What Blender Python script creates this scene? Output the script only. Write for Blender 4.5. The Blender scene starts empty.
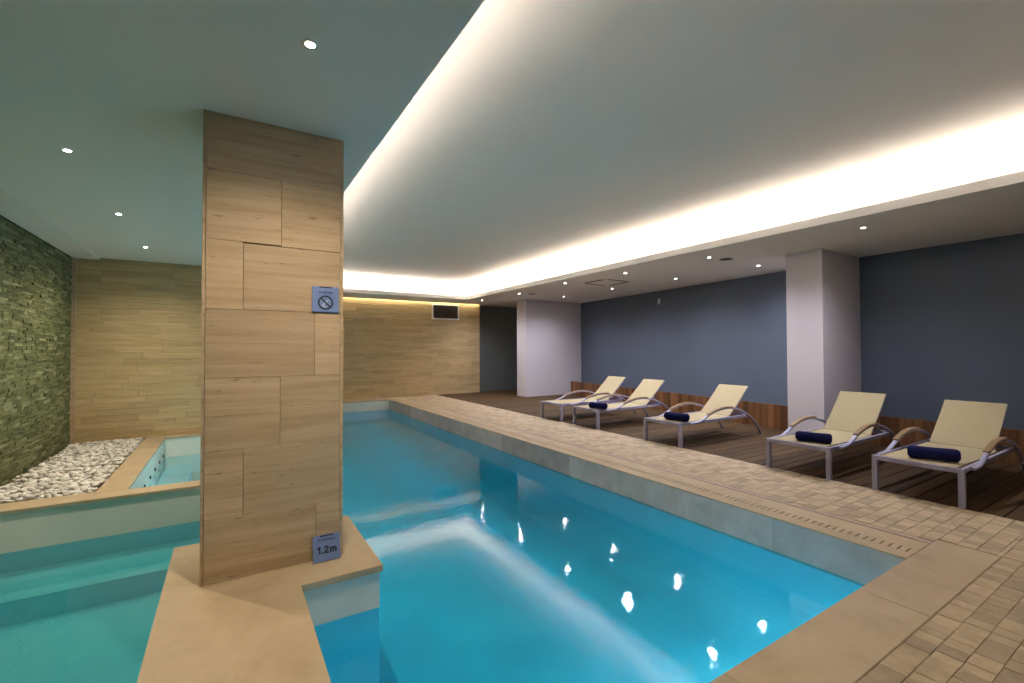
import bpy, bmesh, math, random
from mathutils import Matrix, Vector, noise
random.seed(7)
C = bpy.context.scene.collection
PI = math.pi
ZS = 2.85          # lower ceiling
ZU = 3.33          # raised ceiling over the pool
WM = -0.275        # water level of the main pool
WL = -0.38         # water level of the left pool
WJ = -0.32         # water level of the hot tub

# ------------------------------------------------------------------ mesh helper
class MB:
    def __init__(s):
        s.bm = bmesh.new()
    def box(s, x0, x1, y0, y1, z0, z1, m=None):
        co = [(x, y, z) for z in (z0, z1) for y in (y0, y1) for x in (x0, x1)]
        vs = [s.bm.verts.new((m @ Vector(c)) if m else c) for c in co]
        for f in ((0, 2, 3, 1), (4, 5, 7, 6), (0, 1, 5, 4), (2, 6, 7, 3), (0, 4, 6, 2), (1, 3, 7, 5)):
            s.bm.faces.new([vs[i] for i in f])
        return s
    def bbox(s, x0, x1, y0, y1, z0, z1, b, m=None):
        """box with chamfered top edges (top is +z before the matrix)"""
        lo = [(x0, y0, z0), (x1, y0, z0), (x1, y1, z0), (x0, y1, z0)]
        mid = [(x0, y0, z1 - b), (x1, y0, z1 - b), (x1, y1, z1 - b), (x0, y1, z1 - b)]
        hi = [(x0 + b, y0 + b, z1), (x1 - b, y0 + b, z1), (x1 - b, y1 - b, z1), (x0 + b, y1 - b, z1)]
        R = [[s.bm.verts.new((m @ Vector(c)) if m else c) for c in r] for r in (lo, mid, hi)]
        for a, c in ((0, 1), (1, 2)):
            for i in range(4):
                j = (i + 1) % 4
                s.bm.faces.new((R[a][i], R[a][j], R[c][j], R[c][i]))
        s.bm.faces.new(R[2]); s.bm.faces.new(R[0][::-1])
        return s
    def quad(s, *p):
        s.bm.faces.new([s.bm.verts.new(q) for q in p]); return s
    def ring(s, pts, closed_ends=True):
        """pts: list of loops, bridged one after the other"""
        L = [[s.bm.verts.new(p) for p in r] for r in pts]
        for a, b in zip(L, L[1:]):
            n = len(a)
            for i in range(n):
                j = (i + 1) % n
                s.bm.faces.new((a[i], a[j], b[j], b[i]))
        if closed_ends:
            s.bm.faces.new(L[0][::-1]); s.bm.faces.new(L[-1])
        return s
    def lathe(s, prof, cx=0, cy=0, n=24, caps=True):
        return s.ring([[(cx + r * math.cos(2 * PI * k / n), cy + r * math.sin(2 * PI * k / n), z) for k in range(n)] for r, z in prof], caps)
    def bar(s, path, w, h, up=(0, 1, 0), round_=True):
        """sweep a w (along up) by h section along path"""
        loops = []
        up = Vector(up)
        P = [Vector(p) for p in path]
        sec = [(-.5, -.3), (-.3, -.5), (.3, -.5), (.5, -.3), (.5, .3), (.3, .5), (-.3, .5), (-.5, .3)] if round_ else [(-.5, -.5), (.5, -.5), (.5, .5), (-.5, .5)]
        for i, p in enumerate(P):
            t = (P[min(i + 1, len(P) - 1)] - P[max(i - 1, 0)]).normalized()
            n = t.cross(up).normalized()
            loops.append([tuple(p + up * (a * w) + n * (b * h)) for a, b in sec])
        return s.ring(loops)
    def build(s, name, mat, parent=None, smooth=False, loc=None, recalc=True):
        if recalc: bmesh.ops.recalc_face_normals(s.bm, faces=s.bm.faces)
        me = bpy.data.meshes.new(name)
        s.bm.to_mesh(me); s.bm.free()
        o = bpy.data.objects.new(name, me)
        C.objects.link(o)
        if mat: me.materials.append(mat)
        if parent: o.parent = parent
        if loc: o.location = loc
        if smooth:
            for p in me.polygons: p.use_smooth = True
            if smooth is not True:
                me.set_sharp_from_angle(angle=math.radians(smooth))
        return o

def tag(o, label, cat, group=None, kind=None):
    o['label'] = label; o['category'] = cat
    if group: o['group'] = group
    if kind: o['kind'] = kind
    return o
def struct(o, label, cat):
    return tag(o, label, cat, kind='structure')
def empty(name, loc, rz=0):
    o = bpy.data.objects.new(name, None); C.objects.link(o)
    o.location = loc; o.rotation_euler = (0, 0, rz); o.empty_display_size = .1
    return o
def copy_tree(o, parent=None):
    c = o.copy(); C.objects.link(c)
    if parent: c.parent = parent
    for ch in list(o.children): copy_tree(ch, c)
    return c

# ------------------------------------------------------------------ materials
def new(name):
    m = bpy.data.materials.new(name); m.use_nodes = True
    nt = m.node_tree
    return m, nt, nt.nodes['Principled BSDF']
def N(nt, t, **k):
    n = nt.nodes.new(t)
    for a, b in k.items(): setattr(n, a, b)
    return n
def coords(nt, scale=(1, 1, 1)):
    g = N(nt, 'ShaderNodeNewGeometry')
    mp = N(nt, 'ShaderNodeMapping'); mp.inputs['Scale'].default_value = scale
    nt.links.new(g.outputs['Position'], mp.inputs[0])
    return mp.outputs[0], g
def ocoords(nt, scale=(1, 1, 1)):
    g = N(nt, 'ShaderNodeTexCoord')
    mp = N(nt, 'ShaderNodeMapping'); mp.inputs['Scale'].default_value = scale
    nt.links.new(g.outputs['Object'], mp.inputs[0])
    return mp.outputs[0]
def ramp(nt, fac, stops):
    r = N(nt, 'ShaderNodeValToRGB')
    e = r.color_ramp.elements
    while len(e) < len(stops): e.new(.5)
    for i, (p, c) in enumerate(stops):
        e[i].position = p; e[i].color = (*c, 1)
    nt.links.new(fac, r.inputs[0]); return r.outputs[0]
def nz(nt, vec, scale, detail=4, rough=.55, dist=0):
    n = N(nt, 'ShaderNodeTexNoise')
    n.inputs['Scale'].default_value = scale; n.inputs['Detail'].default_value = detail
    n.inputs['Roughness'].default_value = rough; n.inputs['Distortion'].default_value = dist
    if vec: nt.links.new(vec, n.inputs['Vector'])
    return n.outputs['Fac']
def mix(nt, a, b, f, mode='MIX'):
    m = N(nt, 'ShaderNodeMix', data_type='RGBA', blend_type=mode)
    for v, i in ((f, 0), (a, 6), (b, 7)):
        if hasattr(v, 'links'): nt.links.new(v, m.inputs[i])
        else: m.inputs[i].default_value = v if i == 0 else (*v, 1)
    return m.outputs[2]
def bump(nt, bs, h, strength, dist=.01):
    b = N(nt, 'ShaderNodeBump'); b.inputs['Strength'].default_value = strength; b.inputs['Distance'].default_value = dist
    nt.links.new(h, b.inputs['Height']); nt.links.new(b.outputs[0], bs.inputs['Normal'])
def plain(name, col, rough=.6, metal=0, var=.0, vs=8, bmp=0, spec=.5):
    m, nt, bs = new(name)
    bs.inputs['Roughness'].default_value = rough; bs.inputs['Metallic'].default_value = metal
    bs.inputs['Specular IOR Level'].default_value = spec
    v, _ = coords(nt)
    f = nz(nt, v, vs)
    c2 = tuple(max(0, c * (1 - var)) for c in col); c3 = tuple(min(1, c * (1 + var)) for c in col)
    nt.links.new(ramp(nt, f, [(.3, c2), (.7, c3)]), bs.inputs['Base Color'])
    if bmp: bump(nt, bs, nz(nt, v, vs * 12), bmp, .002)
    return m
def travertine(name, c_dark, c_mid, c_light, streak, island=.35, pits=.5, rough=.55, pit_scale=26):
    """streak: coordinate scale; the long axis of the veins has the small number"""
    m, nt, bs = new(name)
    bs.inputs['Roughness'].default_value = rough; bs.inputs['Specular IOR Level'].default_value = .35
    v, g = coords(nt, streak)
    # shift the veins from slab to slab
    add = N(nt, 'ShaderNodeVectorMath', operation='MULTIPLY_ADD')
    comb = N(nt, 'ShaderNodeCombineXYZ')
    for i in range(3): nt.links.new(g.outputs['Random Per Island'], comb.inputs[i])
    nt.links.new(comb.outputs[0], add.inputs[0]); add.inputs[1].default_value = (37, 53, 71)
    nt.links.new(v, add.inputs[2])
    f = nz(nt, add.outputs[0], 1.0, 6, .62, .6)
    col = ramp(nt, f, [(.28, c_dark), (.5, c_mid), (.74, c_light)])
    # tone from slab to slab
    tone = ramp(nt, g.outputs['Random Per Island'], [(0, (1 - island,) * 3), (.5, (1, 1, .97)), (1, (1 + island * .35, 1 + island * .3, 1 + island * .2))])
    col = mix(nt, col, tone, 1.0, 'MULTIPLY')
    # pits
    vs, _ = coords(nt, tuple(a * .5 + .6 for a in streak) if max(streak) > 3 else (1, 1, 1))
    pn = nz(nt, vs, pit_scale / (3 if max(streak) > 3 else 1), 3, .6)
    pf = ramp(nt, pn, [(.66, (0, 0, 0)), (.74, (1, 1, 1))])
    pm = N(nt, 'ShaderNodeMath', operation='MULTIPLY'); nt.links.new(pf, pm.inputs[0]); pm.inputs[1].default_value = pits
    col = mix(nt, col, tuple(c * .35 for c in c_dark), pm.outputs[0])
    nt.links.new(col, bs.inputs['Base Color'])
    bump(nt, bs, f, .12, .01)
    return m
def wood(name, cols, axis, rough=.55, island=.5):
    m, nt, bs = new(name)
    bs.inputs['Roughness'].default_value = rough; bs.inputs['Specular IOR Level'].default_value = .3
    sc = [22, 22, 22]; sc['xyz'.index(axis)] = 1.2
    v, g = coords(nt, tuple(sc))
    comb = N(nt, 'ShaderNodeCombineXYZ')
    for i in range(3): nt.links.new(g.outputs['Random Per Island'], comb.inputs[i])
    add = N(nt, 'ShaderNodeVectorMath', operation='MULTIPLY_ADD')
    nt.links.new(comb.outputs[0], add.inputs[0]); add.inputs[1].default_value = (41, 67, 29); nt.links.new(v, add.inputs[2])
    f = nz(nt, add.outputs[0], 1.0, 5, .6, .8)
    col = ramp(nt, f, [(.25, cols[0]), (.5, cols[1]), (.75, cols[2])])
    tone = ramp(nt, g.outputs['Random Per Island'], [(0, (1 - island,) * 3), (1, (1 + island * .5,) * 3)])
    nt.links.new(mix(nt, col, tone, 1.0, 'MULTIPLY'), bs.inputs['Base Color'])
    bump(nt, bs, f, .15, .004)
    return m
def emit(name, col, s):
    m = bpy.data.materials.new(name); m.use_nodes = True
    nt = m.node_tree; nt.nodes.clear()
    e = N(nt, 'ShaderNodeEmission'); e.inputs[0].default_value = (*col, 1); e.inputs[1].default_value = s
    o = N(nt, 'ShaderNodeOutputMaterial'); nt.links.new(e.outputs[0], o.inputs[0]); return m
def water(name, tint, bstr=.12, scale=5.0):
    m = bpy.data.materials.new(name); m.use_nodes = True
    nt = m.node_tree; nt.nodes.clear()
    t = N(nt, 'ShaderNodeBsdfTransparent'); t.inputs[0].default_value = (*tint, 1)
    g = N(nt, 'ShaderNodeBsdfGlossy'); g.inputs['Roughness'].default_value = .015; g.inputs[0].default_value = (1, 1, 1, 1)
    fr = N(nt, 'ShaderNodeFresnel'); fr.inputs[0].default_value = 1.33
    v, _ = coords(nt, (1, 1, 1))
    n1 = nz(nt, v, scale, 2, .5, .4); n2 = nz(nt, v, scale * 4.2, 2, .5, .2)
    ad = N(nt, 'ShaderNodeMath', operation='MULTIPLY_ADD'); nt.links.new(n2, ad.inputs[0]); ad.inputs[1].default_value = .22; nt.links.new(n1, ad.inputs[2])
    b = N(nt, 'ShaderNodeBump'); b.inputs['Strength'].default_value = bstr; b.inputs['Distance'].default_value = .02
    nt.links.new(ad.outputs[0], b.inputs['Height'])
    nt.links.new(b.outputs[0], g.inputs['Normal'])
    mx = N(nt, 'ShaderNodeMixShader'); nt.links.new(fr.outputs[0], mx.inputs[0])
    nt.links.new(t.outputs[0], mx.inputs[1]); nt.links.new(g.outputs[0], mx.inputs[2])
    o = N(nt, 'ShaderNodeOutputMaterial'); nt.links.new(mx.outputs[0], o.inputs[0]); return m

M = {}
M['paint'] = plain('ceiling_paint', (.82, .795, .765), .8, var=.01, vs=2, spec=.2)
M['lip'] = plain('cove_paint', (.84, .83, .82), .75, var=.01, vs=2, spec=.2)
M['column'] = plain('column_paint', (.66, .63, .69), .75, var=.015, vs=2, spec=.25)
M['bluewall'] = plain('blue_grey_paint', (.118, .148, .205), .6, var=.03, vs=1.2, spec=.3)
M['darkwall'] = plain('grey_paint', (.16, .18, .18), .65, var=.03, vs=1.2, spec=.3)
M['trav_wall'] = travertine('travertine_strips', (.42, .305, .155), (.53, .40, .22), (.62, .49, .30), (1.8, 1.8, 26), .17, .35)
M['trav_pillar'] = travertine('travertine_slabs', (.40, .295, .185), (.51, .39, .26), (.61, .49, .36), (1.0, 1.0, 19), .14, 1.0)
M['trav_flat'] = travertine('travertine_coping', (.41, .32, .21), (.48, .385, .265), (.54, .445, .32), (3.0, 3.0, 3.0), .08, .45, .5, 40)
M['pool_band'] = travertine('pool_edge_stone', (.44, .40, .39), (.55, .50, .49), (.63, .59, .58), (4, 4, 4), .25, .4, .5, 40)
M['paver'] = travertine('travertine_cobbles', (.37, .295, .20), (.46, .37, .26), (.54, .45, .325), (9, 9, 9), .24, .6, .6, 45)
M['grout'] = plain('grout', (.26, .205, .15), .9, var=.2, vs=30)
M['dark'] = plain('dark_gap', (.02, .018, .016), .9)
M['pink'] = plain('pinkish_stone_strip', (.47, .37, .33), .55, var=.1, vs=20)
M['deck'] = wood('deck_boards', ((.046, .025, .009), (.072, .040, .0145), (.104, .060, .023)), 'x', .75, .35)
M['slat'] = wood('screen_boards', ((.12, .050, .020), (.20, .092, .038), (.30, .155, .068)), 'z', .5, .55)
M['tile'] = plain('pool_lining', (.72, .73, .66), .35, var=.03, vs=3)
M['pool_floor'] = plain('pool_floor_lining', (.42, .86, 1.0), .4, var=.04, vs=1.5)
M['tub_floor'] = plain('tub_lining', (.62, .84, .92), .4, var=.04, vs=2)
M['water'] = water('pool_water', (.18, .80, 1.0), .046, 12)
M['water_l'] = water('plunge_water', (.40, .72, .74), .04, 3)
M['water_j'] = water('tub_water', (.60, .90, .99), .03, 8)
M['metal'] = plain('lilac_grey_coated_metal', (.34, .34, .49), .42, .12, var=.03, vs=20)
M['sling'] = plain('cream_mesh_fabric', (.39, .33, .195), .85, var=.04, vs=40, bmp=.25)
M['armwood'] = wood('arm_pad_wood', ((.20, .125, .06), (.30, .20, .105), (.40, .28, .16)), 'x', .5, .3)
M['towel'] = plain('navy_terry_cloth', (.010, .012, .070), .95, var=.35, vs=60, bmp=.8, spec=.1)
M['sign'] = plain('blue_plaque', (.17, .26, .55), .45, var=.06, vs=12)
M['ink'] = plain('dark_navy_print', (.008, .012, .035), .6)
M['white_ink'] = plain('pale_print', (.62, .68, .80), .6)
M['white'] = plain('white_plastic', (.78, .77, .74), .5, var=.02)
M['steel'] = plain('brushed_ring', (.55, .55, .55), .35, .7)
M['louvre'] = plain('dark_louvre', (.035, .026, .02), .6)
M['grille'] = plain('grey_speaker_mesh', (.16, .15, .14), .7)
M['bulb'] = emit('downlight_lens', (1, .96, .9), 45)
M['led'] = emit('cove_led', (1, .85, .71), 13.5)
M['led_side'] = emit('slot_led', (1, .82, .55), 22)
M['fill_disc'] = emit('added_fill_disc', (.75, .95, 1), 12)  # glow of the added underwater fill lights
# pebbles
def pebble_mat(use_island):
    m, nt, bs = new('white_pebble' if not use_island else 'white_gravel')
    bs.inputs['Roughness'].default_value = .6
    if use_island:
        r = N(nt, 'ShaderNodeNewGeometry').outputs['Random Per Island']
    else:
        r = N(nt, 'ShaderNodeObjectInfo').outputs['Random']
    c = ramp(nt, r, [(0, (.33, .30, .27)), (.12, (.50, .48, .46)), (.35, (.66, .66, .65)), (1, (.82, .83, .82))])
    v, _ = coords(nt)
    nt.links.new(mix(nt, c, (.6, .58, .55), nz(nt, v, 30), 'MULTIPLY') if False else c, bs.inputs['Base Color'])
    return m
M['pebble'] = pebble_mat(False); M['gravel'] = pebble_mat(True)
def slate_mat():
    m, nt, bs = new('stacked_slate')
    bs.inputs['Roughness'].default_value = .75; bs.inputs['Specular IOR Level'].default_value = .3
    v, g = coords(nt, (6, 6, 30))
    c = ramp(nt, g.outputs['Random Per Island'], [(0, (.105, .125, .060)), (.45, (.165, .195, .095)), (.8, (.215, .245, .13)), (1, (.33, .36, .23))])
    f = nz(nt, v, 1.2, 5, .65)
    k = ramp(nt, f, [(.3, (.6, .6, .6)), (.7, (1.25, 1.25, 1.2))])
    nt.links.new(mix(nt, c, k, 1.0, 'MULTIPLY'), bs.inputs['Base Color'])
    bump(nt, bs, f, .6, .01)
    return m
M['slate'] = slate_mat()

# ------------------------------------------------------------------ floor, deck, coping
def cobbles(b, x0, x1, y0, y1, row=.1):
    y = y1; k = 0
    while y > y0 + 1e-4:
        ya = max(y - row, y0)
        x = x0 - random.uniform(0, .06); 
        while x < x1 - 1e-4:
            w = random.choice((.07, .085, .085, .1, .12, .14, .19))
            xa, xb = max(x, x0), min(x + w, x1)
            if x1 - xb < .03: xb = x1
            if xb - xa > .025:
                h = random.uniform(-.002, .0015)
                j = lambda: random.uniform(.0004, .0019)
                b.bbox(xa + j(), xb - j(), ya + j(), y - j(), -.04, h, .0016)
            x = xb if xb == x1 else x + w
        y = ya
fl = MB()
cobbles(fl, -2.0, 5.44, -1.2, .883)
cobbles(fl, 4.405, 5.44, .883, 1.21)
cobbles(fl, 4.332, 5.44, 1.21, 13.2)
floor = fl.build('floor', M['paver'])
struct(floor, 'beige travertine cobble paving around the pool', 'floor')
g = MB(); g.box(-2.05, 5.44, -4, .883, -.3, -.012); g.box(4.28, 5.44, .883, 13.2, -.3, -.012); g.build('floor_grout', M['grout'], floor)

dk = MB()
y = -3.96
while y < 13.45:
    dk.bbox(5.445, 9.9, y + .004, y + .140, -.03, -.001, .004)
    y += .144
deck = dk.build('wooden_deck', M['deck'])
struct(deck, 'dark brown wooden deck under the loungers', 'deck')
b = MB(); b.box(5.44, 9.9, -4, 13.5, -.3, -.025); b.build('deck_void', M['dark'], deck)

# coping of the main pool
cp = MB()
def slabs(b, x0, x1, y0, y1, z0, z1, along, step, gap=.0015, cham=.004):
    a0, a1 = (x0, x1) if along == 'x' else (y0, y1)
    n = max(1, round((a1 - a0) / step))
    for i in range(n):
        p, q = a0 + (a1 - a0) * i / n + gap, a0 + (a1 - a0) * (i + 1) / n - gap
        if along == 'x': b.bbox(p, q, y0, y1, z0, z1, cham)
        else: b.bbox(x0, x1, p, q, z0, z1, cham)
slabs(cp, -2.05, 4.403, .886, 1.213, -.05, 0, 'x', 1.3)                 # near edge
slabs(cp, 2.0, 4.403, 12.70, 13.2, -.05, 0, 'x', 1.2)                  # far edge
slabs(cp, .56, 2.0, 12.70, 13.2, -.05, 0, 'x', 1.2)
slabs(cp, 3.839, 3.968, 1.213, 12.70, -.012, 0, 'y', 1.15, .0008, .003)
slabs(cp, 4.055, 4.256, 1.213, 12.70, -.05, 0, 'y', 1.15, .0008, .002)
y = 1.213
while y < 12.69:                                                       # stone bars between overflow slots
    cp.box(3.968, 4.055, y, min(y + .0385, 12.70), -.05, 0)
    y += .05
coping = cp.build('pool_coping', M['trav_flat'])
struct(coping, 'smooth travertine coping around the main pool with overflow slots', 'pool edge')
b = MB(); b.box(3.85, 4.285, 1.22, 12.70, -.3, -.06); b.build('overflow_channel', M['dark'], coping)
b = MB(); slabs(b, 4.279, 4.328, 1.213, 13.2, -.05, 0, 'y', 1.0); b.build('edge_strip', M['pink'], coping)

# pool basins -------------------------------------------------------------
bs_ = MB(); bl = MB()
zb = -1.2
def wall_quad(b, x0, y0, x1, y1, z0, z1):
    b.quad((x0, y0, z0), (x1, y1, z0), (x1, y1, z1), (x0, y0, z1))
for w4, zt in (((3.85, 1.2, 3.85, 12.7), -.05), ((.7, 12.69, 3.85, 12.69), -.03), ((.70, 5.78, .70, 12.69), -.03), ((.36, 1.2, 3.85, 1.2), -.03)):
    wall_quad(bs_, *w4, WM - .001, zt); wall_quad(bl, *w4, zb, WM - .001)
basin = bs_.build('pool_walls', M['tile'])
struct(basin, 'pale lined walls of the main pool above the water', 'pool wall')
R_ = .45; n = 8
for k in range(n):
    for (y0, f0), (y1, f1) in (((1.19, -1.05), (12.7, -.62)),):
        a, c = PI / 2 * k / n, PI / 2 * (k + 1) / n
        P = lambda t, y, f: (3.85 - min(R_, (WM - f)) * (1 - math.cos(t)), y, f + min(R_, (WM - f)) * (1 - math.sin(t)))
        bl.quad(P(a, y0, f0), P(a, y1, f1), P(c, y1, f1), P(c, y0, f0))
bl.build('underwater_lining', M['pool_floor'], basin, smooth=50)
b = MB(); b.quad((-.2, 1.19, -1.05), (3.86, 1.19, -1.05), (3.86, 12.7, -.62), (-.2, 12.7, -.62))
struct(b.build('pool_floor', M['pool_floor']), 'aqua lined floor of the main pool', 'pool floor')
b = MB(); slabs(b, 3.838, 3.86, 1.213, 12.69, WM - .02, -.011, 'y', .895, .001, .002)
# vertical stone band on the right wall
struct(b.build('pool_edge_band', M['pool_band']), 'grey stone band along the right pool wall at the waterline', 'pool wall')
for k, lx in enumerate((2.0, 3.1)):                                # unseen lights added below the near edge to brighten the pool water
    b = MB(); b.lathe([(.08, 0), (.08, .012), (.062, .02), (.001, .024)], n=20)
    for v in b.bm.verts: v.co = Vector((lx + v.co.x, 1.2 + v.co.z, -.62 + v.co.y))
    ul = b.build('added_fill_disc', M['fill_disc'], basin, smooth=40)
    ld = bpy.data.lights.new('added_fill_light', 'SPOT'); ld.energy = 8; ld.color = (.80, .93, 1); ld.shadow_soft_size = .08
    ld.spot_size = math.radians(90); ld.spot_blend = 1
    lo = bpy.data.objects.new('added_fill_light', ld); C.objects.link(lo); lo.parent = ul; lo.location = (lx, 1.26, -.62); lo.rotation_euler = (math.radians(68), 0, math.radians(-8))
b = MB(); b.quad((.36, 1.2, WM), (3.85, 1.2, WM), (3.85, 12.69, WM), (.36, 12.69, WM))
struct(b.build('water', M['water'], recalc=False), 'rippled turquoise water of the main pool', 'water')

# island that carries the pillar, with the strip running towards the viewer
il = MB()
pl = [(-.32, 1.214), (.375, 1.214), (.375, 2.986), (.862, 2.986), (.862, 4.03), (-.32, 4.03)]
il.ring([[(x, y, -.04) for x, y in pl], [(x, y, 0) for x, y in pl]])
il.bbox(.0, .5, 4.032, 5.76, -.04, 0, .004)
isl = il.build('pillar_island', M['trav_flat'])
struct(isl, 'travertine topped island wall that carries the stone pillar between two pools', 'pool edge')
b = MB()
bu = MB()
for bb, z0, z1 in ((b, WM - .001, -.04), (bu, zb, WM - .001)):
    bb.box(-.305, .36, 1.2, 3.1, z0, z1); bb.box(-.305, .845, 3.005, 4.015, z0, z1); bb.box(.015, .485, 4.0, 5.78, z0, z1)
b.build('island_walls', M['tile'], isl); bu.build('underwater_lining', M['pool_floor'], isl)

# left (plunge) pool
zp = -.74
b = MB(); bl = MB()
for w4 in ((-2.05, 5.79, .7, 5.79), (-2.05, 1.2, -2.05, 5.79), (-2.05, 1.2, -.3, 1.2)):
    wall_quad(b, *w4, WL - .001, -.02); wall_quad(bl, *w4, zp, WL - .001)
bl.box(-2.05, .0, 5.11, 5.785, zp, -.55)                                  # seat under water
lp = struct(b.build('plunge_pool_walls', M['tile']), 'pale green lined walls of the left pool above the water', 'pool wall')
bl.build('underwater_lining', M['pool_floor'], lp)
b = MB(); b.quad((-2.05, 1.2, zp), (-.2, 1.2, zp), (-.2, 5.79, zp), (-2.05, 5.79, zp))
b.quad((-.2, 4.0, zp), (.1, 4.0, zp), (.1, 5.79, zp), (-.2, 5.79, zp))
struct(b.build('plunge_pool_floor', M['pool_floor']), 'aqua lined floor of the left pool', 'pool floor')
b = MB(); b.quad((-2.05, 1.2, WL), (-.305, 1.2, WL), (-.305, 5.79, WL), (-2.05, 5.79, WL))
b.quad((-.305, 4.015, WL), (.015, 4.015, WL), (.015, 5.79, WL), (-.305, 5.79, WL))
struct(b.build('plunge_water', M['water_l'], recalc=False), 'still teal water of the left pool', 'water')

# raised edge behind the left pool, hot tub and gravel bed
ed = MB()
slabs(ed, -2.05, .70, 5.755, 5.975, -.03, 0, 'x', 1.2)
slabs(ed, -1.11, -.857, 5.977, 9.45, -.03, 0, 'y', 1.2)
ed.bbox(-.855, .70, 9.18, 9.45, -.03, 0, .004)
ed.bbox(.35, .70, 5.977, 9.178, -.03, 0, .004)
ed.bbox(-2.05, -1.112, 5.977, 6.04, -.03, 0, .004)
tubedge = ed.build('tub_coping', M['trav_flat'])
struct(tubedge, 'travertine coping around the small tub and the gravel bed', 'pool edge')
b = MB()
wall_quad(b, -.865, 5.96, -.865, 9.19, zb, -.03); wall_quad(b, -.865, 9.19, .36, 9.19, zb, -.03)
wall_quad(b, .36, 5.96, .36, 9.19, zb, -.03); wall_quad(b, -.865, 5.96, .36, 5.96, zb, -.03)
tub = struct(b.build('tub_walls', M['tile']), 'pale green lined walls of the small tub', 'pool wall')
b = MB()
b.box(-.865, -.50, 5.96, 9.19, zb, -.47)
b.quad((-.4, 5.96, -1.1), (.36, 5.96, -1.1), (.36, 9.19, -1.1), (-.4, 9.19, -1.1))
struct(b.build('tub_floor', M['tub_floor']), 'pale seat and floor of the small tub', 'pool floor')
b = MB(); b.lathe([(.07, 0), (.07, .012), (.055, .02), (.001, .022)], n=20)  # unseen light added behind the pillar to brighten the tub water
for v in b.bm.verts: v.co = Vector((.36 - v.co.z, 7.6 + v.co.x, -.45 + v.co.y))
ul = b.build('added_fill_disc', M['fill_disc'], tub, smooth=40)
ld = bpy.data.lights.new('added_fill_light', 'POINT'); ld.energy = 4; ld.color = (.85, .97, 1); ld.shadow_soft_size = .06
lo = bpy.data.objects.new('added_fill_light', ld); C.objects.link(lo); lo.parent = ul; lo.location = (.26, 7.6, -.44)
b = MB(); b.quad((-.865, 5.96, WJ), (.36, 5.96, WJ), (.36, 9.19, WJ), (-.865, 9.19, WJ))
struct(b.build('tub_water', M['water_j'], recalc=False), 'bright pale blue water of the small tub', 'water')
names = ['nearest the viewer', 'second from the near end', 'middle one of five', 'second from the far end', 'farthest from the viewer']
for k in range(5):
    yy = 7.12 + .47 * k
    t = MB(); t.lathe([(.024, 0), (.024, .008), (.019, .012), (.013, .012), (.012, .005)], n=16)
    for v in t.bm.verts: v.co = Vector((v.co.z, v.co.x, v.co.y))
    o = t.build('tub_jet', M['louvre'], loc=(-.864, yy, -.262), smooth=40)
    tag(o, 'small dark jet nozzle on the left tub wall, ' + names[k], 'jet', 'tub jets along the left wall')

# gravel bed
b = MB(); b.box(-2.05, -1.11, 6.04, 9.45, -.3, -.055)
struct(b.build('gravel_bed', M['grout']), 'bottom of the gravel bed below the slate wall', 'ground')
protos = []
for k in range(8):
    p = MB(); bmesh.ops.create_icosphere(p.bm, subdivisions=2, radius=1)
    sx, sy, sz = random.uniform(.8, 1.2), random.uniform(.6, .9), random.uniform(.42, .62)
    off = Vector((k * 9.1, k * 3.7, 1))
    for v in p.bm.verts:
        d = 1 + .35 * noise.noise(v.co * 1.1 + off)
        v.co = Vector((v.co.x * sx * d, v.co.y * sy * d, v.co.z * sz * d))
    me = bpy.data.meshes.new('pebble')
    for f in p.bm.faces: f.smooth = True
    p.bm.to_mesh(me); p.bm.free(); me.materials.append(M['pebble']); protos.append(me)
spots = []
yy = 6.085; r = 0
while yy < 9.42:
    xx = -1.965 + (.031 if r % 2 else 0)
    while xx < -1.14:
        spots.append((xx + random.uniform(-.012, .012), yy + random.uniform(-.012, .012)))
        xx += .064
    yy += .056; r += 1
spots.sort(key=lambda s: math.hypot(s[0], s[1]))
def bedz(x, y):
    return -.022 + .030 * max(0, 1 - abs(x + 1.6) / .42) * max(0, 1 - (y - 6) / 3.3) + .015 * noise.noise(Vector((x * 3, y * 3, 0)))
rest = bmesh.new()
def add_rest(x, y, z, s):
    me = random.choice(protos)
    n0 = len(rest.verts)
    rest.from_mesh(me); rest.verts.ensure_lookup_table()
    mt = Matrix.Translation((x, y, z)) @ Matrix.Rotation(random.uniform(0, 6.3), 4, 'Z') @ Matrix.Rotation(random.uniform(-.35, .35), 4, 'X') @ Matrix.Scale(s, 4)
    for v in rest.verts[n0:]: v.co = mt @ v.co
for i, (x, y) in enumerate(spots):
    z = bedz(x, y) + random.uniform(-.008, .018); s = random.choice((.022, .027, .031, .035, .04))
    if i < 300:
        o = bpy.data.objects.new('pebble', random.choice(protos)); C.objects.link(o)
        o.location = (x, y, z); o.scale = (s, s, s); o.rotation_euler = (random.uniform(-.35, .35), random.uniform(-.3, .3), random.uniform(0, 6.3))
        tag(o, 'rounded pale pebble in the near half of the gravel bed below the slate wall', 'pebble', 'white pebbles in the gravel bed')
    else:
        add_rest(x, y, z, s)
for i in range(900):                                                     # the layer below
    x, y = random.uniform(-1.97, -1.15), random.uniform(6.07, 9.42)
    add_rest(x, y, bedz(x, y) - .032, random.uniform(.025, .035))
me = bpy.data.meshes.new('pebble_bed'); rest.to_mesh(me); rest.free()
me.materials.clear(); me.materials.append(M['gravel'])
for p in me.polygons: p.use_smooth = True
o = bpy.data.objects.new('pebble_bed', me); C.objects.link(o)
tag(o, 'mass of small white pebbles filling the rest of the gravel bed', 'gravel', kind='stuff')

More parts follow.
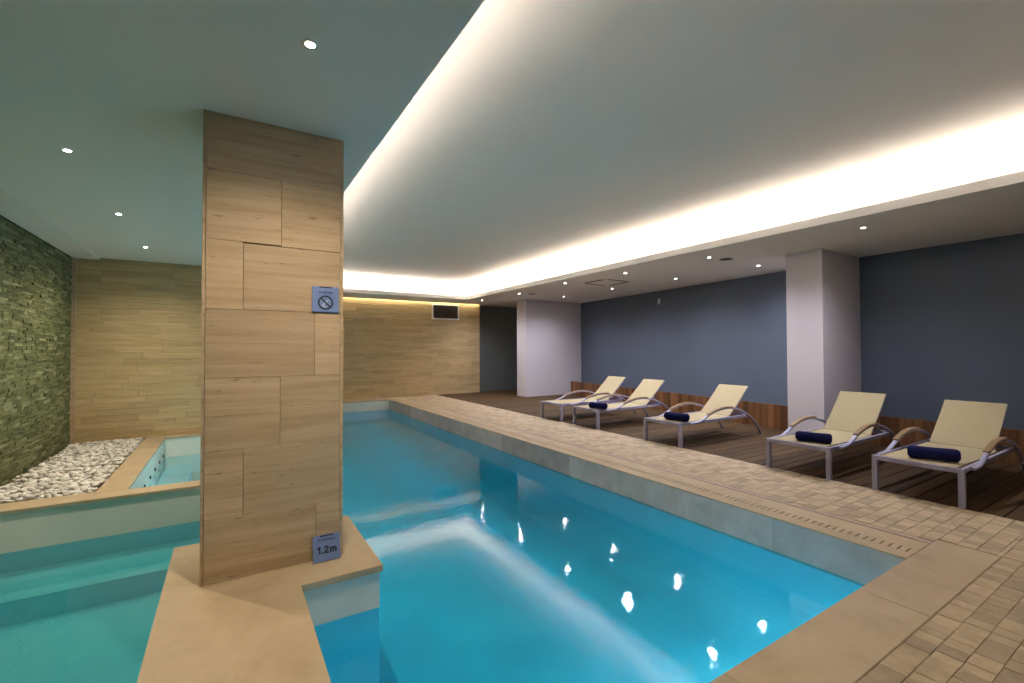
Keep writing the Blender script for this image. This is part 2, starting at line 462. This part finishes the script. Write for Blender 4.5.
# ------------------------------------------------------------------ walls
def clad(name, x0, x1, z0, z1, face, thick, row, mat, lens, axis='x'):
    """strips of stone on a wall; face = coordinate of the visible face, thick < 0 goes the other way"""
    b = MB(); z = z0
    while z < z1 - 1e-4:
        za = min(z + row, z1)
        x = x0 - random.uniform(0, lens[0])
        while x < x1:
            l = random.uniform(*lens)
            a, c = max(x, x0), min(x + l, x1)
            if x1 - c < .08: c = x1
            d = random.uniform(0, .0025)
            if c - a > .01:
                gp = .0012
                if axis == 'x':
                    b.box(a + gp, c - gp, min(face + d, face + thick), max(face + d, face + thick), z + gp, za - gp)
                else:
                    b.box(min(face + d, face + thick), max(face + d, face + thick), a + gp, c - gp, z + gp, za - gp)
            x = x + l if c != x1 else x1
        z = za
    return b.build(name, mat)
YF = 13.2
wf = clad('wall_far', .56, 6.96, 0, ZS + .25, YF, .06, .1, M['trav_wall'], (.5, 1.3))
struct(wf, 'travertine strip wall at the far end of the pool', 'wall')
b = MB(); b.box(.4, 6.96, YF + .03, YF + .35, -.3, 3.5); b.build('wall_core', M['grout'], wf)
b = MB(); b.box(6.94, 10.2, YF + .25, YF + .4, -.3, 3.5)
struct(b.build('wall_recess', M['darkwall']), 'dark grey wall set back beside the far travertine wall', 'wall')
wl = clad('wall_rear_left', -2.05, .60, -.03, ZS + .02, 9.45, .06, .1, M['trav_wall'], (.5, 1.2))
struct(wl, 'travertine strip wall behind the small tub and gravel bed', 'wall')
b = MB(); b.box(-2.3, .60, 9.48, 9.7, -.3, 3.5); b.build('wall_core', M['grout'], wl)
b = MB(); b.box(-2.042, -1.985, 9.425, 9.452, -.03, ZS - .03)
struct(b.build('trim_1', M['trav_pillar']), 'narrow stone edge trim in the corner beside the slate wall', 'trim')
wr = clad('wall_return', 9.45, YF, -.03, ZS + .25, .60, -.06, .1, M['trav_wall'], (.5, 1.2), 'y')
struct(wr, 'travertine strip wall returning towards the far wall behind the pillar', 'wall')
# stacked slate
sl = MB(); z = -.05; 
while z < ZS - .045:
    h = random.choice((.022, .028, .034, .04)); za = min(z + h, ZS - .04)
    y = 1.0 - random.uniform(0, .2)
    while y < 9.45:
        l = random.uniform(.09, .30); yb = min(y + l, 9.45)
        d = random.uniform(0, .013)
        tl = random.uniform(-.006, .006)
        x1 = -2.045 + d
        lo = [(-2.12, y, z + .001), (x1 + tl, y, z + .001), (x1 - tl, yb, z + .001), (-2.12, yb, z + .001)]
        hi = [(-2.12, y, za - .001), (x1 + random.uniform(-.005, .005), y, za - .001), (x1 + random.uniform(-.005, .005), yb, za - .001), (-2.12, yb, za - .001)]
        sl.ring([lo, hi])
        y = yb
    z = za
ws = sl.build('wall_left', M['slate'])
struct(ws, 'green grey stacked slate wall on the left', 'wall')
b = MB(); b.box(-2.4, -2.09, -4, 9.6, -1.3, 3.5); b.build('wall_core', M['dark'], ws)
# blue grey walls on the right
def thick_wall(name, p, q, mat, t=.2):
    (x0, y0), (x1, y1) = p, q
    d = Vector((x1 - x0, y1 - y0, 0)).normalized(); n = Vector((d.y, -d.x, 0)) * t
    b = MB(); A, B = Vector((x0, y0, -.3)), Vector((x1, y1, -.3)); up = Vector((0, 0, 3.6))
    b.ring([[A, B, B + n, A + n], [A + up, B + up, B + n + up, A + n + up]])
    return b.build(name, mat)
struct(thick_wall('wall_right', (8.55, -4), (8.55, 3.45), M['bluewall']), 'blue grey painted wall behind the two nearest loungers', 'wall')
struct(thick_wall('wall_right_far', (8.76, 3.6), (9.52, 11.3), M['bluewall']), 'blue grey painted wall behind the three far loungers', 'wall')
struct(thick_wall('wall_right_end', (9.9, 11.3), (9.9, 13.6), M['darkwall']), 'dark wall closing the recess behind the far column', 'wall')
b = MB(); b.box(-2.3, 10.2, -4.2, -4, -.3, 3.6)
struct(b.build('wall_near', M['column']), 'pale wall behind the viewer', 'wall')
# white columns
b = MB(); b.bbox(7.325, 8.78, 3.235, 3.74, 0, ZS, .001)
struct(b.build('column_near', M['column']), 'white square column between the second and third lounger', 'column')
b = MB(); b.bbox(7.40, 9.62, 11.13, 11.62, 0, ZS, .001)
struct(b.build('column_far', M['column']), 'white wall pier at the far end of the deck', 'column')

# ------------------------------------------------------------------ ceiling
OX0, OX1, OY0, OY1 = .895, 5.90, -2.2, 11.98      # opening of the lower ceiling
UX0, UX1, UY0, UY1 = .64, 6.16, -2.45, 12.40      # inner face of the cove
cl = MB()
T = .03
L = .035
cl.box(-1.72, OX0 - L, -4, YF - .07, ZS, ZS + T); cl.box(OX1 + L, 6.96, -4, YF - .07, ZS, ZS + T); cl.box(6.96, 10.2, -4, 13.5, ZS, ZS + T)
cl.box(OX0 - L, OX1 + L, -4, OY0 - L, ZS, ZS + T); cl.box(OX0 - L, OX1 + L, OY1 + L, YF - .07, ZS, ZS + T)
ceil = cl.build('ceiling', M['paint'])
struct(ceil, 'grey white lower ceiling around the lit cove', 'ceiling')
b = MB(); b.box(-2.03, -1.72, -4, 9.5, ZS - .03, ZS + T); b.build('ceiling_edge', M['paint'], ceil)
b = MB()
L = .035; ZL = 2.95
b.box(OX1, OX1 + L, OY0, OY1, ZS, ZL); b.box(OX0 - L, OX0, OY0, OY1, ZS, ZL)
b.box(OX0 - L, OX1 + L, OY1, OY1 + L, ZS, ZL); b.box(OX0 - L, OX1 + L, OY0 - L, OY0, ZS, ZL)
b.build('cove_lip', M['lip'], ceil)
b = MB()
b.box(UX0 - .1, UX0, UY0 - .1, UY1 + .1, ZS + T, ZU); b.box(UX1, UX1 + .1, UY0 - .1, UY1 + .1, ZS + T, ZU)
b.box(UX0, UX1, UY1, UY1 + .1, ZS + T, ZU); b.box(UX0, UX1, UY0 - .1, UY0, ZS + T, ZU)
b.build('cove_wall', M['lip'], ceil)
b = MB(); b.box(UX0 - .1, UX1 + .1, UY0 - .1, UY1 + .1, ZU, ZU + .1)
b.build('raised_ceiling', M['paint'], ceil)
b = MB(); b.box(-2.4, 10.3, -4.3, 13.8, 3.45, 3.6); b.build('ceiling_slab', M['dark'], ceil)
b = MB()
c = .03
b.box(UX1 - .13, UX1 - .13 + c, OY0, OY1 + .1, ZS + T + .01, ZS + T + .03)
b.box(UX0 + .10, UX0 + .10 + c, OY0, OY1 + .1, ZS + T + .01, ZS + T + .03)
b.box(UX0 + .15, UX1 - .15, UY1 - .2, UY1 - .2 + c, ZS + T + .01, ZS + T + .03)
b.box(UX0 + .15, UX1 - .15, UY0 + .1, UY0 + .1 + c, ZS + T + .01, ZS + T + .03)
b.build('cove_light_strip', M['led'], ceil)
b = MB(); b.box(.65, 6.94, YF - .055, YF - .035, ZS + .07, ZS + .08); b.build('slot_light_strip', M['led_side'], ceil)

# ------------------------------------------------------------------ pillar
PY = 3.285
ps = MB()
def slab(xa, xb, za, zb):
    g_ = .0010
    m = Matrix(((1, 0, 0, 0), (0, 0, -1, PY + .03), (0, 1, 0, 0), (0, 0, 0, 1)))   # local z -> -y
    ps.bbox(xa + g_, xb - g_, zb + g_, za - g_, 0, .03, .0012, m)
XL, XR = -.121, .650
r = [ZS, 2.500, 2.074, 1.650, 1.230, .790, .385, 0]
slab(XL, XR, r[0], r[1])
slab(XL, .287, r[1], r[2]); slab(.287, XR, r[1], 2.067)
slab(XL, .075, r[2], r[3]); slab(.075, XR, 2.066, r[3])
slab(XL, .488, r[3], r[4]); slab(.488, XR, r[3], r[4])
slab(XL, .284, r[4], 1.0); slab(XL, .284, 1.0, r[5]); slab(.284, XR, r[4], r[5])
slab(XL, .081, r[5], r[6]); slab(.081, XR, r[5], r[6])
slab(XL, .501, r[6], r[7]); slab(.501, XR, r[6], .12); slab(.501, XR, .12, r[7])
XA, XB = -.138, .671
zz = 0
while zz < ZS - .01:                                                    # edges of the side slabs
    h = random.choice((.42, .5, .36)); zt = min(zz + h, ZS)
    if ZS - zt < .1: zt = ZS
    for a, c in ((XA, XL - .001), (XR + .001, XB)):
        ps.box(a, c, PY - .0005, PY + .50, zz + .001, zt - .001)
    zz = zt
ps.box(XA + .02, XB - .02, PY + .47, PY + .50, 0, ZS)
ps.box(XA + .024, XB - .024, PY + .031, PY + .47, 0, ZS)
pil = ps.build('stone_pillar', M['trav_pillar'])
struct(pil, 'square pillar clad in large travertine slabs standing in the pool', 'pillar')

# signs on the pillar ----------------------------------------------------
def text_mesh(name, body, size, mat, parent, loc, bold=0, sx=1):
    cu = bpy.data.curves.new(name, 'FONT'); cu.body = body; cu.size = size
    cu.align_x = 'CENTER'; cu.align_y = 'CENTER'; cu.extrude = .0006; cu.offset = bold
    tmp = bpy.data.objects.new(name, cu); C.objects.link(tmp)
    bpy.context.view_layer.update()
    me = bpy.data.meshes.new_from_object(tmp.evaluated_get(bpy.context.evaluated_depsgraph_get()))
    bpy.data.objects.remove(tmp)
    me.materials.clear(); me.materials.append(mat)
    o = bpy.data.objects.new(name, me); C.objects.link(o); o.parent = parent
    o.rotation_euler = (PI / 2, 0, 0); o.location = loc; o.scale = (sx, 1, 1)
    return o
def plaque(name, x0, x1, z0, z1):
    t = empty(name, ((x0 + x1) / 2, PY - .001, z0))
    w, h = x1 - x0, z1 - z0
    m = Matrix(((1, 0, 0, 0), (0, 0, -1, 0), (0, 1, 0, 0), (0, 0, 0, 1)))
    b = MB(); b.bbox(-w / 2, w / 2, 0, h, 0, .012, .002, m); b.build('plate', M['sign'], t)
    b = MB(); b.box(-w * .24, w * .25, -.0128, -.0005, h - .0085, h - .001)
    b.build('holder_slot', M['ink'], t)
    return t, w, h
t, w, h = plaque('depth_sign', .478, .648, .001, .166)
tag(t, 'blue plaque reading 1.2m low on the stone pillar', 'sign')
t.location.y = PY - .042; t.rotation_euler.x = -.215                      # leans against the pillar
b = MB(); z0 = h * .30; H = .046; S = .0095; yt = -.0128
def stroke(pts):
    b.bar([(x, yt, z0 + z) for x, z in pts], .0014, S, round_=False)
stroke([(-.0445, 0), (-.0445, H)]); stroke([(-.0600, H - .014), (-.0520, H - .0105), (-.0475, H - .003)])
stroke([(-.0270, 0), (-.0270, .0095)])
stroke([(-.0130, H - .014), (-.0115, H - .0085), (-.0060, H - .0052), (.0010, H - .0048), (.0070, H - .008), (.0085, H - .0145), (.0050, H - .0215), (-.0040, H - .029), (-.0110, .0095), (-.0135, .0045)])
stroke([(-.0165, .0047), (.0130, .0047)])
stroke([(.0245, 0), (.0245, .033)])
stroke([(.0245, .022), (.0275, .0275), (.0330, .0290), (.0385, .0275), (.0405, .022), (.0405, 0)])
stroke([(.0405, .022), (.0440, .0275), (.0495, .0290), (.0550, .0275), (.0570, .022), (.0570, 0)])
b.build('lettering', M['ink'], t)
text_mesh('caption', 'Profundidade', .0175, M['ink'], t, (0.0, -.0125, h * .815), .0003, 1.15)
t, w, h = plaque('no_smoking_sign', .470, .638, 1.654, 1.826)
tag(t, 'blue no smoking plaque high on the stone pillar', 'sign')
text_mesh('caption', 'NO SMOKING', .0165, M['ink'], t, (0, -.0125, h * .765), .0003, .85)
b = MB()
n = 40; R0, R1, zc = .0385, .048, h * .37
for k in range(n):
    a, c = 2 * PI * k / n, 2 * PI * (k + 1) / n
    P = lambda r, t_, y_: (r * math.cos(t_), y_, zc + r * math.sin(t_))
    b.quad(P(R0, a, -.0135), P(R1, a, -.0135), P(R1, c, -.0135), P(R0, c, -.0135))
    b.quad(P(R1, a, -.0135), P(R1, a, -.011), P(R1, c, -.011), P(R1, c, -.0135))
    b.quad(P(R0, a, -.0135), P(R0, c, -.0135), P(R0, c, -.011), P(R0, a, -.011))
m = Matrix.Translation((0, 0, zc)) @ Matrix.Rotation(PI / 4, 4, 'Y')
b.box(-.043, .043, -.0140, -.0115, -.0045, .0045, m)
b.build('prohibition_ring', M['ink'], t)
b = MB()
m = Matrix.Translation((0, 0, zc)) @ Matrix.Rotation(-PI / 4, 4, 'Y')
b.box(-.028, .012, -.0130, -.0115, -.0032, .0032, m); b.box(.015, .026, -.0130, -.0115, -.0032, .0032, m)
m2 = Matrix.Translation((-.014, 0, zc - .026)); b.box(-.006, .022, -.0130, -.0115, -.002, .002, m2)
b.build('cigarette', M['white_ink'], t)

# ------------------------------------------------------------------ ceiling fittings
def downlight(x, y, label, group, watts, col, ang=150):
    t = empty('downlight', (x, y, ZS))
    tag(t, label, 'ceiling light', group)
    b = MB(); b.lathe([(.040, 0), (.040, -.004), (.034, -.006), (.022, -.004), (.022, -.001)], n=28, caps=False); b.build('trim_ring', M['steel'], t, smooth=40)
    b = MB(); b.lathe([(.0215, -.001), (.019, -.003), (.011, -.005), (.001, -.0055)], n=24); b.build('lens', M['bulb'], t, smooth=True)
    ld = bpy.data.lights.new('downlight_beam', 'SPOT'); ld.energy = watts; ld.color = col
    ld.spot_size = math.radians(ang); ld.spot_blend = 1; ld.shadow_soft_size = .03
    lo = bpy.data.objects.new('downlight_beam', ld); C.objects.link(lo); lo.parent = t; lo.location = (0, 0, -.012)
WARM = (1, .81, .58); COOL = (.95, .91, 1.0)
GL, GA, GB = 'downlights beside the stone pillar', 'downlights along the lit cove', 'downlights above the grey wall'
downlight(.32, 2.32, 'bright ceiling downlight nearest the viewer, right of the pillar top', GL, 56, WARM)
for y, l in ((4.48, 'nearest the viewer of the three'), (6.30, 'middle one of the three'), (8.13, 'farthest of the three')):
    downlight(-1.0, y, 'small ceiling downlight left of the pillar, ' + l, GL, 56, WARM)
for x, y, l in ((6.485, 2.41, 'nearest the viewer'), (6.484, 4.48, 'second from the viewer'), (6.43, 6.24, 'third from the viewer'), (6.28, 7.88, 'fourth from the viewer'), (6.435, 9.98, 'fifth from the viewer'), (6.376, 11.93, 'farthest, before the far pier')):
    downlight(x, y, 'small downlight in the row along the lit cove, ' + l, GA, 52, COOL)
for x, y, l in ((7.863, 4.48, 'nearest the near column'), (7.844, 6.2, 'second from the near column'), (7.83, 8.03, 'third from the near column'), (7.872, 9.95, 'farthest, by the far pier')):
    downlight(x, y, 'small downlight in the row nearer the grey wall, ' + l, GB, 46, COOL)

t = empty('ceiling_air_conditioner', (6.95, 7.3, ZS))
tag(t, 'square flush air conditioner panel in the ceiling above the deck', 'air conditioner')
b = MB(); b.box(-.42, .42, -.42, .42, -.012, -.0005); b.build('panel', M['paint'], t)
b = MB(); b.box(-.20, .20, -.20, .20, -.016, -.011); b.build('intake_grille', M['paint'], t)
for k in range(4):
    b = MB(); m = Matrix.Rotation(k * PI / 2, 4, 'Z'); b.box(-.28, .28, .315, .385, -.0145, -.0118, m); b.build('air_slot', M['louvre'], t)
for x, y, l in ((6.74, 9.86, 'by the far white pier'), (6.85, 4.43, 'by the near white column')):
    t = empty('ceiling_speaker', (x, y, ZS)); tag(t, 'round grey ceiling speaker ' + l, 'speaker', 'ceiling speakers')
    b = MB(); b.lathe([(.10, -.0005), (.10, -.006), (.088, -.008), (.086, -.005)], n=28, caps=False); b.build('rim', M['grille'], t, smooth=40)
    b = MB(); b.lathe([(.087, -.004), (.05, -.007), (.001, -.008)], n=28); b.build('mesh_cover', M['louvre'], t, smooth=True)
b = MB(); b.lathe([(.035, 0), (.035, -.018), (.024, -.028), (.001, -.03)], n=24)
o = b.build('smoke_detector', M['white'], loc=(7.834, 8.98, ZS), smooth=40); tag(o, 'tiny white ceiling detector between two downlights above the far loungers', 'detector')
t = empty('motion_sensor', (9.13, 7.70, 2.60)); tag(t, 'small white sensor high on the grey wall behind the far loungers', 'sensor')
b = MB(); b.bbox(-.045, .045, -.03, .03, 0, .05, .012, Matrix.Rotation(-PI / 2, 4, 'Y')); b.build('housing', M['white'], t)
b = MB(); b.box(-.06, .012, -.012, .012, -.10, -.04); b.build('bracket', M['white'], t)

# wall grille on the far wall
t = empty('air_grille', (5.76, YF, 2.325)); tag(t, 'white framed dark air grille high on the far travertine wall', 'vent')
b = MB(); W2, H2, F = .46, .49, .045
b.box(-W2, W2, -.022, -.001, 0, F); b.box(-W2, W2, -.022, -.001, H2 - F, H2); b.box(-W2, -W2 + F, -.022, -.001, F, H2 - F); b.box(W2 - F, W2, -.022, -.001, F, H2 - F)
b.build('frame', M['white'], t)
b = MB(); b.box(-W2 + F, W2 - F, -.006, -.001, F, H2 - F)
for k in range(9):
    m = Matrix.Translation((0, -.012, F + .025 + k * .044)) @ Matrix.Rotation(.6, 4, 'X'); b.box(-W2 + F, W2 - F, -.008, .008, -.0015, .0015, m)
b.build('louvres', M['louvre'], t)

# ------------------------------------------------------------------ low slatted screens
def screen(p, q, label, h=.42):
    (x0, y0), (x1, y1) = p, q
    L_ = math.hypot(x1 - x0, y1 - y0); a = math.atan2(y1 - y0, x1 - x0)
    t = empty('slat_screen', (x0, y0, 0), a); tag(t, label, 'screen')
    b = MB(); x = 0
    while x < L_ - .01:
        w_ = min(random.choice((.09, .11, .13)), L_ - x); d = random.uniform(0, .006)
        b.box(x + .001, x + w_ - .0015, -.012 - d, .02, 0, h + random.uniform(-.003, .003)); x += w_
    b.build('boards', M['slat'], t)
    b = MB(); b.box(.02, L_ - .02, -0.055 + .075, .055, .06, .12); b.box(.02, L_ - .02, .02, .055, .30, .36); b.build('rail', M['slat'], t)
screen((8.0, 3.18), (8.0, -3.0), 'low brown vertical board screen behind the two nearest loungers')
screen((8.86, 10.85), (8.02, 3.80), 'low brown vertical board screen behind the three far loungers')

# ------------------------------------------------------------------ sun loungers
def smooth_path(pts, n=6):
    out = []
    P = [Vector(p) for p in pts]; P = [P[0] * 2 - P[1]] + P + [P[-1] * 2 - P[-2]]
    for i in range(1, len(P) - 2):
        for k in range(n):
            t_ = k / n
            out.append(.5 * ((2 * P[i]) + (-P[i - 1] + P[i + 1]) * t_ + (2 * P[i - 1] - 5 * P[i] + 4 * P[i + 1] - P[i + 2]) * t_ ** 2 + (-P[i - 1] + 3 * P[i] - 3 * P[i + 1] + P[i + 2]) * t_ ** 3))
    out.append(P[-2]); return out
ARM = [(.20, .318), (.37, .322), (.50, .356), (.64, .410), (.82, .456), (.98, .477), (1.15, .477), (1.32, .452), (1.50, .404), (1.68, .325), (1.86, .190), (2.03, .0)]
def make_lounger():
    t = empty('sun_lounger', (0, 0, 0))
    HW = .315
    b = MB()
    b.box(0, .04, -HW - .02, HW + .02, .298, .338)
    for s in (-1, 1): b.box(.04, 1.68, s * HW - .014, s * HW + .014, .298, .336)
    b.box(1.655, 1.68, -HW + .014, HW - .014, .300, .334); b.box(.86, .885, -HW + .014, HW - .014, .298, .318)
    b.build('frame', M['metal'], t)
    for s in (-1, 1):
        b = MB(); b.box(.0, .043, s * HW - .0215, s * HW + .0215, 0, .299); b.build('leg', M['metal'], t)
    for s in (-1, 1):
        pts = smooth_path([(x, s * (HW + .030), z) for x, z in ARM])
        b = MB(); b.bar(pts, .038, .026); a = b.build('arm', M['metal'], t, smooth=35)
        pad = [p + Vector((0, 0, .019)) for p in pts if .60 < p.x < 1.26]
        b = MB(); b.bar(pad, .052, .016); p_ = b.build('arm_pad', M['armwood'], a, smooth=35); p_['label'] = 'tan wooden arm pad'
    # fabric
    def sheet(path, hw, th):
        b = MB(); b.bar(path, hw * 2, th, round_=False); return b
    seat = smooth_path([(.03, 0, .338), (.35, 0, .333), (.75, 0, .328), (1.10, 0, .330), (1.27, 0, .336)], 5)
    sheet(seat, .278, .006).build('seat', M['sling'], t, smooth=40)
    tp = Vector((1.82, 0, .780)); hg = Vector((1.285, 0, .338))
    bk = smooth_path([hg, hg.lerp(tp, .33) + Vector((.006, 0, -.006)), hg.lerp(tp, .66) + Vector((.006, 0, -.006)), tp], 4)
    back = sheet(bk, .258, .007).build('backrest', M['sling'], t, smooth=40)
    b = MB()
    off = Vector((.012, 0, -.014))
    for s in (-1, 1):
        b.bar([p + off + Vector((0, s * .244, 0)) for p in bk], .024, .02)
    d = (tp - hg).normalized()
    b.bar([tp + off + Vector((0, -.242, 0)) - d * .012, tp + off + Vector((0, .242, 0)) - d * .012], .02, .02, up=d)
    b.build('backrest_frame', M['metal'], t, smooth=35)
    b = MB()
    for s in (-1, 1):
        b.bar([hg.lerp(tp, .42) + Vector((.012, s * .225, -.02)), Vector((1.62, s * .235, .345))], .018, .018)
    b.bar([Vector((1.62, -.30, .345)), Vector((1.62, .30, .345))], .02, .02, up=(0, 0, 1))
    b.build('backrest_support', M['metal'], t, smooth=35)
    return t
loungers = [(1.645, 'cream sun lounger nearest the viewer, right of the near white column'), (2.68, 'cream sun lounger in front of the near white column'), (4.575, 'cream sun lounger just beyond the near white column, third from the viewer'), (6.275, 'cream sun lounger with a rolled towel, fourth from the viewer'), (7.30, 'cream sun lounger without a towel, farthest from the viewer')]
proto = make_lounger()
for i, (y, l) in enumerate(loungers):
    o = proto if i == 0 else copy_tree(proto)
    o.location = (5.435, y, 0); tag(o, l, 'sun lounger', 'sun loungers in a row on the deck')
    o.rotation_euler.z = (0, .022, .006, .004, 0)[i]
    if i == 1: o.location.x -= .02
    tilt = math.radians((0, -2.5, 0, 0, -1)[i])                            # backrests are not all set alike
    if tilt:
        h_ = Vector((1.285, 0, .338)); mt = Matrix.Translation(h_) @ Matrix.Rotation(tilt, 4, 'Y') @ Matrix.Translation(-h_)
        for ch in o.children:
            if ch.name.startswith(('backrest.', 'backrest_frame')): ch.matrix_local = mt

# rolled towels
def make_towel(length, r):
    b = MB(); n = 26; turns = 2.6
    L_ = [(-1, .70), (-.985, .84), (-.94, .95), (-.8, 1.01), (-.45, .99), (0, .95), (.45, .975), (.8, 1.0), (.94, .95), (.985, .84), (1, .70)]
    loops = []
    for u, k in L_:
        loop = []
        for i in range(n):
            a = 2 * PI * i / n
            rr = r * k * (1 + .05 * (i / n)) * (1 + .03 * noise.noise(Vector((u * 3, math.cos(a), math.sin(a)))))
            loop.append((rr * math.cos(a + .9) * 1.05, u * length / 2, rr * math.sin(a + .9) * .93))
        loops.append(loop)
    b.ring(loops)
    o = b.build('rolled_towel', M['towel'], smooth=50)
    for e in (-1, 1):                                                   # the coil seen on each end
        s = MB(); pts = []
        for i in range(40):
            a = turns * 2 * PI * i / 39; rr = r * (.10 + .72 * i / 39)
            pts.append(Vector((rr * math.cos(a), e * (length / 2 + .001), rr * math.sin(a) * .93)))
        s.bar(pts, .010, .007, up=(0, 1, 0)); s.build('coil', M['towel'], o, smooth=50)
    return o
tw = make_towel(.355, .062)
for i, (x, y, a, sc, l) in enumerate(((5.66, 1.575, .36, 1, 'nearest'), (5.60, 2.585, .33, .93, 'second'), (5.60, 4.43, .18, .98, 'third'), (5.555, 6.06, .25, .93, 'fourth'))):
    o = tw if i == 0 else copy_tree(tw)
    o.location = (x, y, .3405 + .062 * sc); o.rotation_euler = (0, 0, a); o.scale = (sc,) * 3
    tag(o, 'rolled navy towel lying on the ' + l + ' lounger from the viewer', 'towel', 'rolled navy towels on the loungers')

# ------------------------------------------------------------------ light, camera, view
w_ = bpy.data.worlds.new('World'); bpy.context.scene.world = w_; w_.use_nodes = True
w_.node_tree.nodes['Background'].inputs[0].default_value = (.5, .55, .6, 1); w_.node_tree.nodes['Background'].inputs[1].default_value = .02
sc = bpy.context.scene
sc.cycles.max_bounces = 10; sc.cycles.diffuse_bounces = 6; sc.cycles.glossy_bounces = 4; sc.cycles.transparent_max_bounces = 12
sc.cycles.caustics_reflective = False; sc.cycles.caustics_refractive = False
sc.cycles.use_denoising = True
sc.cycles.sample_clamp_indirect = 6
vs = sc.view_settings; vs.view_transform = 'Standard'; vs.look = 'None'; vs.gamma = 1; vs.use_curve_mapping = False
vs.exposure = 1.58
cam = bpy.data.cameras.new('camera'); co = bpy.data.objects.new('camera', cam); C.objects.link(co)
cam.sensor_width = 36; cam.lens = 456 / 1024 * 36; cam.clip_start = .02
yw, pt, rl = .55614, .0168, -.00329
f = Vector((math.sin(yw) * math.cos(pt), math.cos(yw) * math.cos(pt), math.sin(pt)))
rt = Vector((math.cos(yw), -math.sin(yw), 0)); up = rt.cross(f)
r2 = rt * math.cos(rl) + up * math.sin(rl); u2 = up * math.cos(rl) - rt * math.sin(rl)
co.matrix_world = Matrix(((r2.x, u2.x, -f.x, 0), (r2.y, u2.y, -f.y, 0), (r2.z, u2.z, -f.z, 1.4), (0, 0, 0, 1)))
sc.camera = co
